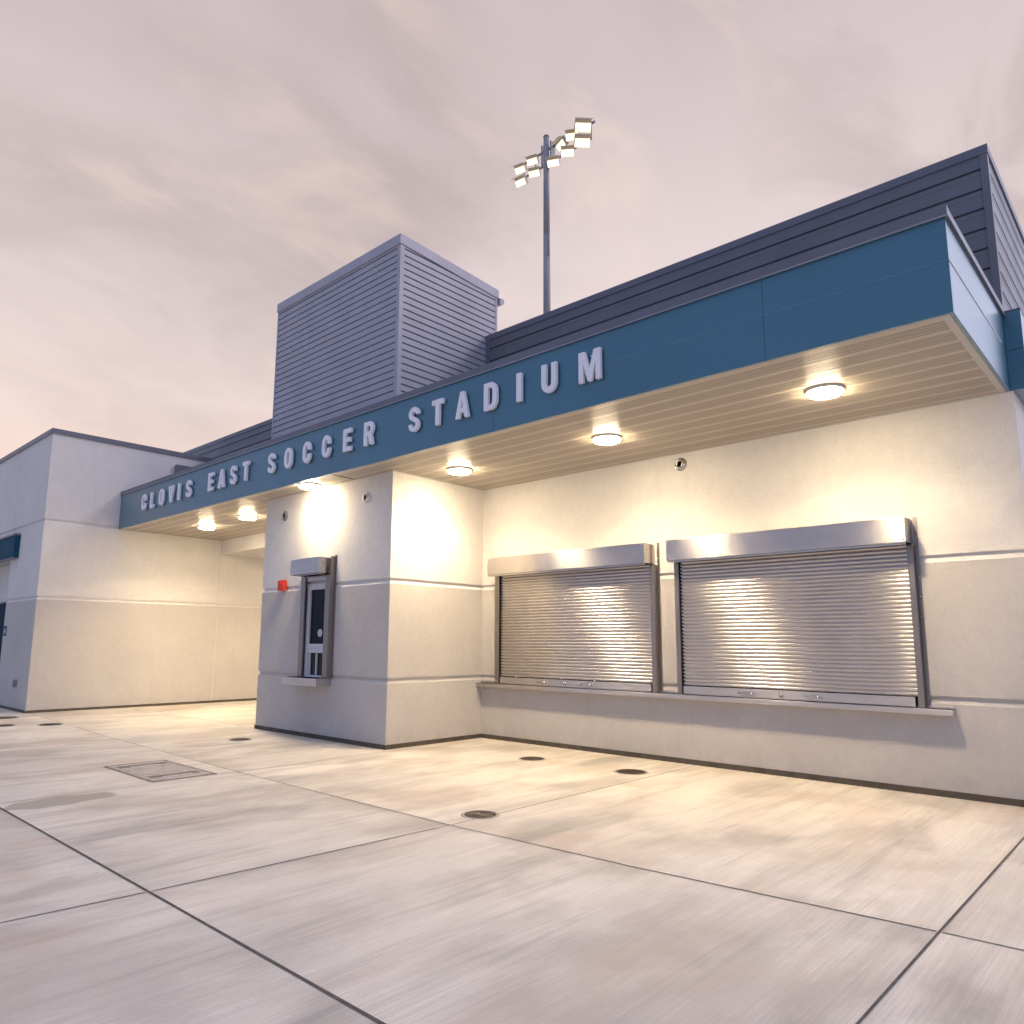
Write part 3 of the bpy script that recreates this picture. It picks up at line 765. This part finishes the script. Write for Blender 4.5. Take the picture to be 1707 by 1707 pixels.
# utility vault
vt = thing('utility_vault', (-9.88, 4.2, 0), 'rectangular grey utility vault lid with rust streaks set into the pavement', 'vault lid')
x0, x1, y0, y1 = -10.66, -9.11, 3.80, 4.60
m = MB()
for a, b_, c_, d_ in ((x0, x1, y0, y0 + .035), (x0, x1, y1 - .035, y1), (x0, x0 + .035, y0 + .0355, y1 - .0355), (x1 - .035, x1, y0 + .0355, y1 - .0355)): m.box(a, b_, c_, d_, .0, .009, .003)
m.build('rim', M['lid_rim'], vt)
for i in range(3):
    a = x0 + .04 + i * (x1 - x0 - .08) / 3; b_ = a + (x1 - x0 - .08) / 3 - .012
    m = MB(); m.box(a, b_, y0 + .04, y1 - .04, 0, .008, .004); ld = m.build('lid', M['lid_concrete'], vt)
    if i != 1:
        m = MB(); cxm = (a + b_) / 2; m.box(cxm - .10, cxm + .05, y0 + .09, y1 - .09, .0081, .0095); m.build('recess', M['lid_slot'], ld)
        m = MB(); m.box(cxm + .052, cxm + .066, y0 + .22, y1 - .22, .0081, .014, .001); m.build('lift_bar', M['white_plastic'], ld)
m = MB(); m.box(x0 + .04, x1 - .04, y0 + .036, y1 - .036, 0, .003); m.build('gap', M['lid_slot'], vt)

# ------------------------------------------------------------------ stadium floodlight
px_, py_ = -18.98, 23.24
fp = thing('floodlight_pole', (px_, py_, 0), 'tall galvanised pole carrying a crossarm of lit stadium floodlights above the roof', 'floodlight')
m = MB(); m.tube((px_, py_, 0), (px_, py_, 14), .21, .165, 24); m.tube((px_, py_, 13.9), (px_, py_, 19.3), .165, .145, 24); m.tube((px_, py_, 19.2), (px_, py_, 24.05), .145, .125, 24)
m.tube((px_, py_, 24.05), (px_, py_, 24.12), .14, .10, 24)
m.tube((px_ + .15, py_ - .05, 18.3), (px_ + .15, py_ - .05, 19.9), .025); m.build('pole', M['galvanised'], fp)
m = MB(); m.tube((px_ - 1.75, py_ + .22, 23.55), (px_ + 2.5, py_ + .22, 23.65), .055); m.tube((px_ - 1.6, py_ + .22, 22.85), (px_ + 2.3, py_ + .22, 22.95), .05)
for q in (-.25, .25): m.box(px_ + q - .03, px_ + q + .03, py_ - .02, py_ + .28, 22.7, 23.75)
for q in (-1.5, -.8, .8, 1.55, 2.3): m.tube((px_ + q, py_ + .22, 23.57), (px_ + q, py_ + .22, 22.88), .025)
m.build('crossarm', M['galvanised'], fp)
def flood(cx, cz, yaw, sc_):
    def place(mb):
        T = Matrix.Translation((cx, py_ - .12, cz)) @ Matrix.Rotation(R(yaw), 4, 'Z') @ Matrix.Rotation(R(38), 4, 'X') @ Matrix.Scale(sc_ * 1.04, 4)
        mb.bm.transform(T); return mb
    m = MB()   # lens faces -y before tilting down
    m.box(-.25, .25, -.0, .20, -.19, .19, .03); m.box(-.27, .27, -.22, .0, .19, .21, .004)
    m.box(-.06, .06, .2, .36, -.05, .05, .01)
    b_ = place(m).build('floodlight_head', M['flood_case'], fp)
    m = MB(); m.box(-.235, .235, -.012, -.0005, -.175, .07, .004); place(m).build('lens', M['flood_lens'], b_)
for cx, cz, yaw, s_ in ((-20.45, 23.12, 12, 1.0), (-19.72, 23.2, 18, 1.0), (-18.1, 23.2, -20, 1.05), (-17.45, 23.3, 30, 1.1), (-16.85, 23.45, 45, 1.35),
                        (-20.42, 22.48, 5, 1.05), (-19.6, 22.55, 22, 1.0), (-18.5, 22.55, 26, 1.05), (-17.7, 22.65, 35, 1.1), (-16.9, 22.75, 45, 1.3)):
    flood(cx, cz, yaw, s_)

# ------------------------------------------------------------------ world: dusk overcast
wd = bpy.data.worlds.new('World'); sc.world = wd; wd.use_nodes = True
nt = wd.node_tree; nt.nodes.clear()
out = N(nt, 'ShaderNodeOutputWorld'); bg = N(nt, 'ShaderNodeBackground'); L(nt, bg.outputs[0], out.inputs[0])
tc = N(nt, 'ShaderNodeTexCoord'); sp_ = N(nt, 'ShaderNodeSeparateXYZ'); L(nt, tc.outputs['Generated'], sp_.inputs[0])
X, Y, Z = sp_.outputs
sky = N(nt, 'ShaderNodeTexSky'); sky.sky_type = 'NISHITA'; sky.sun_disc = False
SUN_EL, SUN_AZ = 34, 52     # sun direction: elevation, azimuth from +Y towards +X
sky.sun_elevation = R(3); sky.sun_rotation = R(SUN_AZ); sky.air_density = 1.2; sky.dust_density = 2.5
base = mixc(nt, rng(nt, Z, .02, .42, 0, 1, True), (1.0, .705, .575), (.82, .68, .665))
base = mixc(nt, rng(nt, Z, .40, .72, 0, 1, True), base, (.71, .60, .61))
# clouds
cm = N(nt, 'ShaderNodeVectorMath', op='DIVIDE'); L(nt, tc.outputs['Generated'], cm.inputs[0])
zz = math_(nt, 'ADD', math_(nt, 'MAXIMUM', Z, 0), .28); cb = N(nt, 'ShaderNodeCombineXYZ')
for i in range(3): L(nt, zz, cb.inputs[i])
L(nt, cb.outputs[0], cm.inputs[1])
mp = N(nt, 'ShaderNodeMapping'); mp.inputs['Scale'].default_value = (1.0, .62, 1); mp.inputs['Rotation'].default_value = (0, 0, R(-20)); mp.inputs['Location'].default_value = (2.2, 9.7, 0)
L(nt, cm.outputs[0], mp.inputs['Vector'])
n1 = noise(nt, mp.outputs['Vector'], 1.4, 6, .5, .35); n2 = noise(nt, mp.outputs['Vector'], 4.2, 5, .55, .5)
dk = rng(nt, math_(nt, 'ADD', math_(nt, 'MULTIPLY', n1, .75), math_(nt, 'MULTIPLY', n2, .25)), .40, .68, 0, 1, True)
hi = rng(nt, Z, .14, .36, .15, 1, True)
dk = math_(nt, 'ADD', dk, rng(nt, Z, .38, .70, 0, .40, True), True)
dk = math_(nt, 'MAXIMUM', dk, math_(nt, 'MULTIPLY', rng(nt, X, -.48, -.12, 0, .95, True), rng(nt, n2, .36, .60, .25, 1, True)))
dk = math_(nt, 'MULTIPLY', dk, math_(nt, 'MULTIPLY', hi, .88))
base = mixc(nt, dk, base, (.50, .405, .40))
base = mixc(nt, math_(nt, 'MULTIPLY', rng(nt, n2, .52, .70, 0, 1, True), .42), base, (.94, .73, .64))
# bluer and dimmer behind the viewer (-Y), bright open sky overhead and to the right (+X)
base = mixc(nt, rng(nt, Y, .0, -.5, 0, 1, True), base, (.19, .265, .50))
base = mixc(nt, math_(nt, 'MULTIPLY', rng(nt, X, .0, .22, 0, 1, True), rng(nt, Y, .1, .5, 0, 1, True)), base, (1.15, 1.2, 1.6))
base = mixc(nt, rng(nt, X, .45, .8, 0, 1, True), base, (.48, .53, .85))
base = mixc(nt, rng(nt, Z, .74, .95, 0, 1, True), base, (1.06, 1.08, 1.38))
ns = N(nt, 'ShaderNodeVectorMath', op='SCALE'); L(nt, sky.outputs[0], ns.inputs[0]); ns.inputs['Scale'].default_value = .05
add = N(nt, 'ShaderNodeVectorMath', op='ADD'); L(nt, base, add.inputs[0]); L(nt, ns.outputs[0], add.inputs[1])
L(nt, add.outputs[0], bg.inputs['Color']); bg.inputs['Strength'].default_value = 1.0

sun = bpy.data.lights.new('sun', 'SUN'); so = bpy.data.objects.new('sun', sun); COL.objects.link(so)
sun.energy = .5; sun.angle = R(10); sun.color = (1, .86, .76)
dv = Vector((math.sin(R(SUN_AZ)) * math.cos(R(SUN_EL)), math.cos(R(SUN_AZ)) * math.cos(R(SUN_EL)), math.sin(R(SUN_EL))))
so.rotation_euler = dv.to_track_quat('Z', 'Y').to_euler()

# ------------------------------------------------------------------ camera
cam = bpy.data.cameras.new('camera'); co = bpy.data.objects.new('camera', cam); COL.objects.link(co)
yaw, pit, rol = -.7504, .1503, .0058
fw = Vector((math.sin(yaw) * math.cos(pit), math.cos(yaw) * math.cos(pit), math.sin(pit)))
r0 = Vector((math.cos(yaw), -math.sin(yaw), 0)); u0 = r0.cross(fw)
r1 = math.cos(rol) * r0 + math.sin(rol) * u0; u1 = -math.sin(rol) * r0 + math.cos(rol) * u0
mw = Matrix(((r1.x, u1.x, -fw.x, 0), (r1.y, u1.y, -fw.y, 0), (r1.z, u1.z, -fw.z, 1.65), (0, 0, 0, 1)))
co.matrix_world = mw
cam.sensor_width = 36; cam.sensor_fit = 'HORIZONTAL'; cam.lens = 36 * 1226.4 / 1707
cam.shift_x = (853.5 - 833.58) / 1707; cam.shift_y = (885.49 - 853.5) / 1707
cam.clip_start = .05; cam.clip_end = 2000
sc.camera = co
sc.view_settings.view_transform = 'Standard'; sc.view_settings.look = 'None'; sc.view_settings.exposure = 0; sc.view_settings.gamma = 1
sc.cycles.max_bounces = 8; sc.cycles.diffuse_bounces = 4; sc.cycles.sample_clamp_indirect = 6; sc.cycles.use_denoising = True
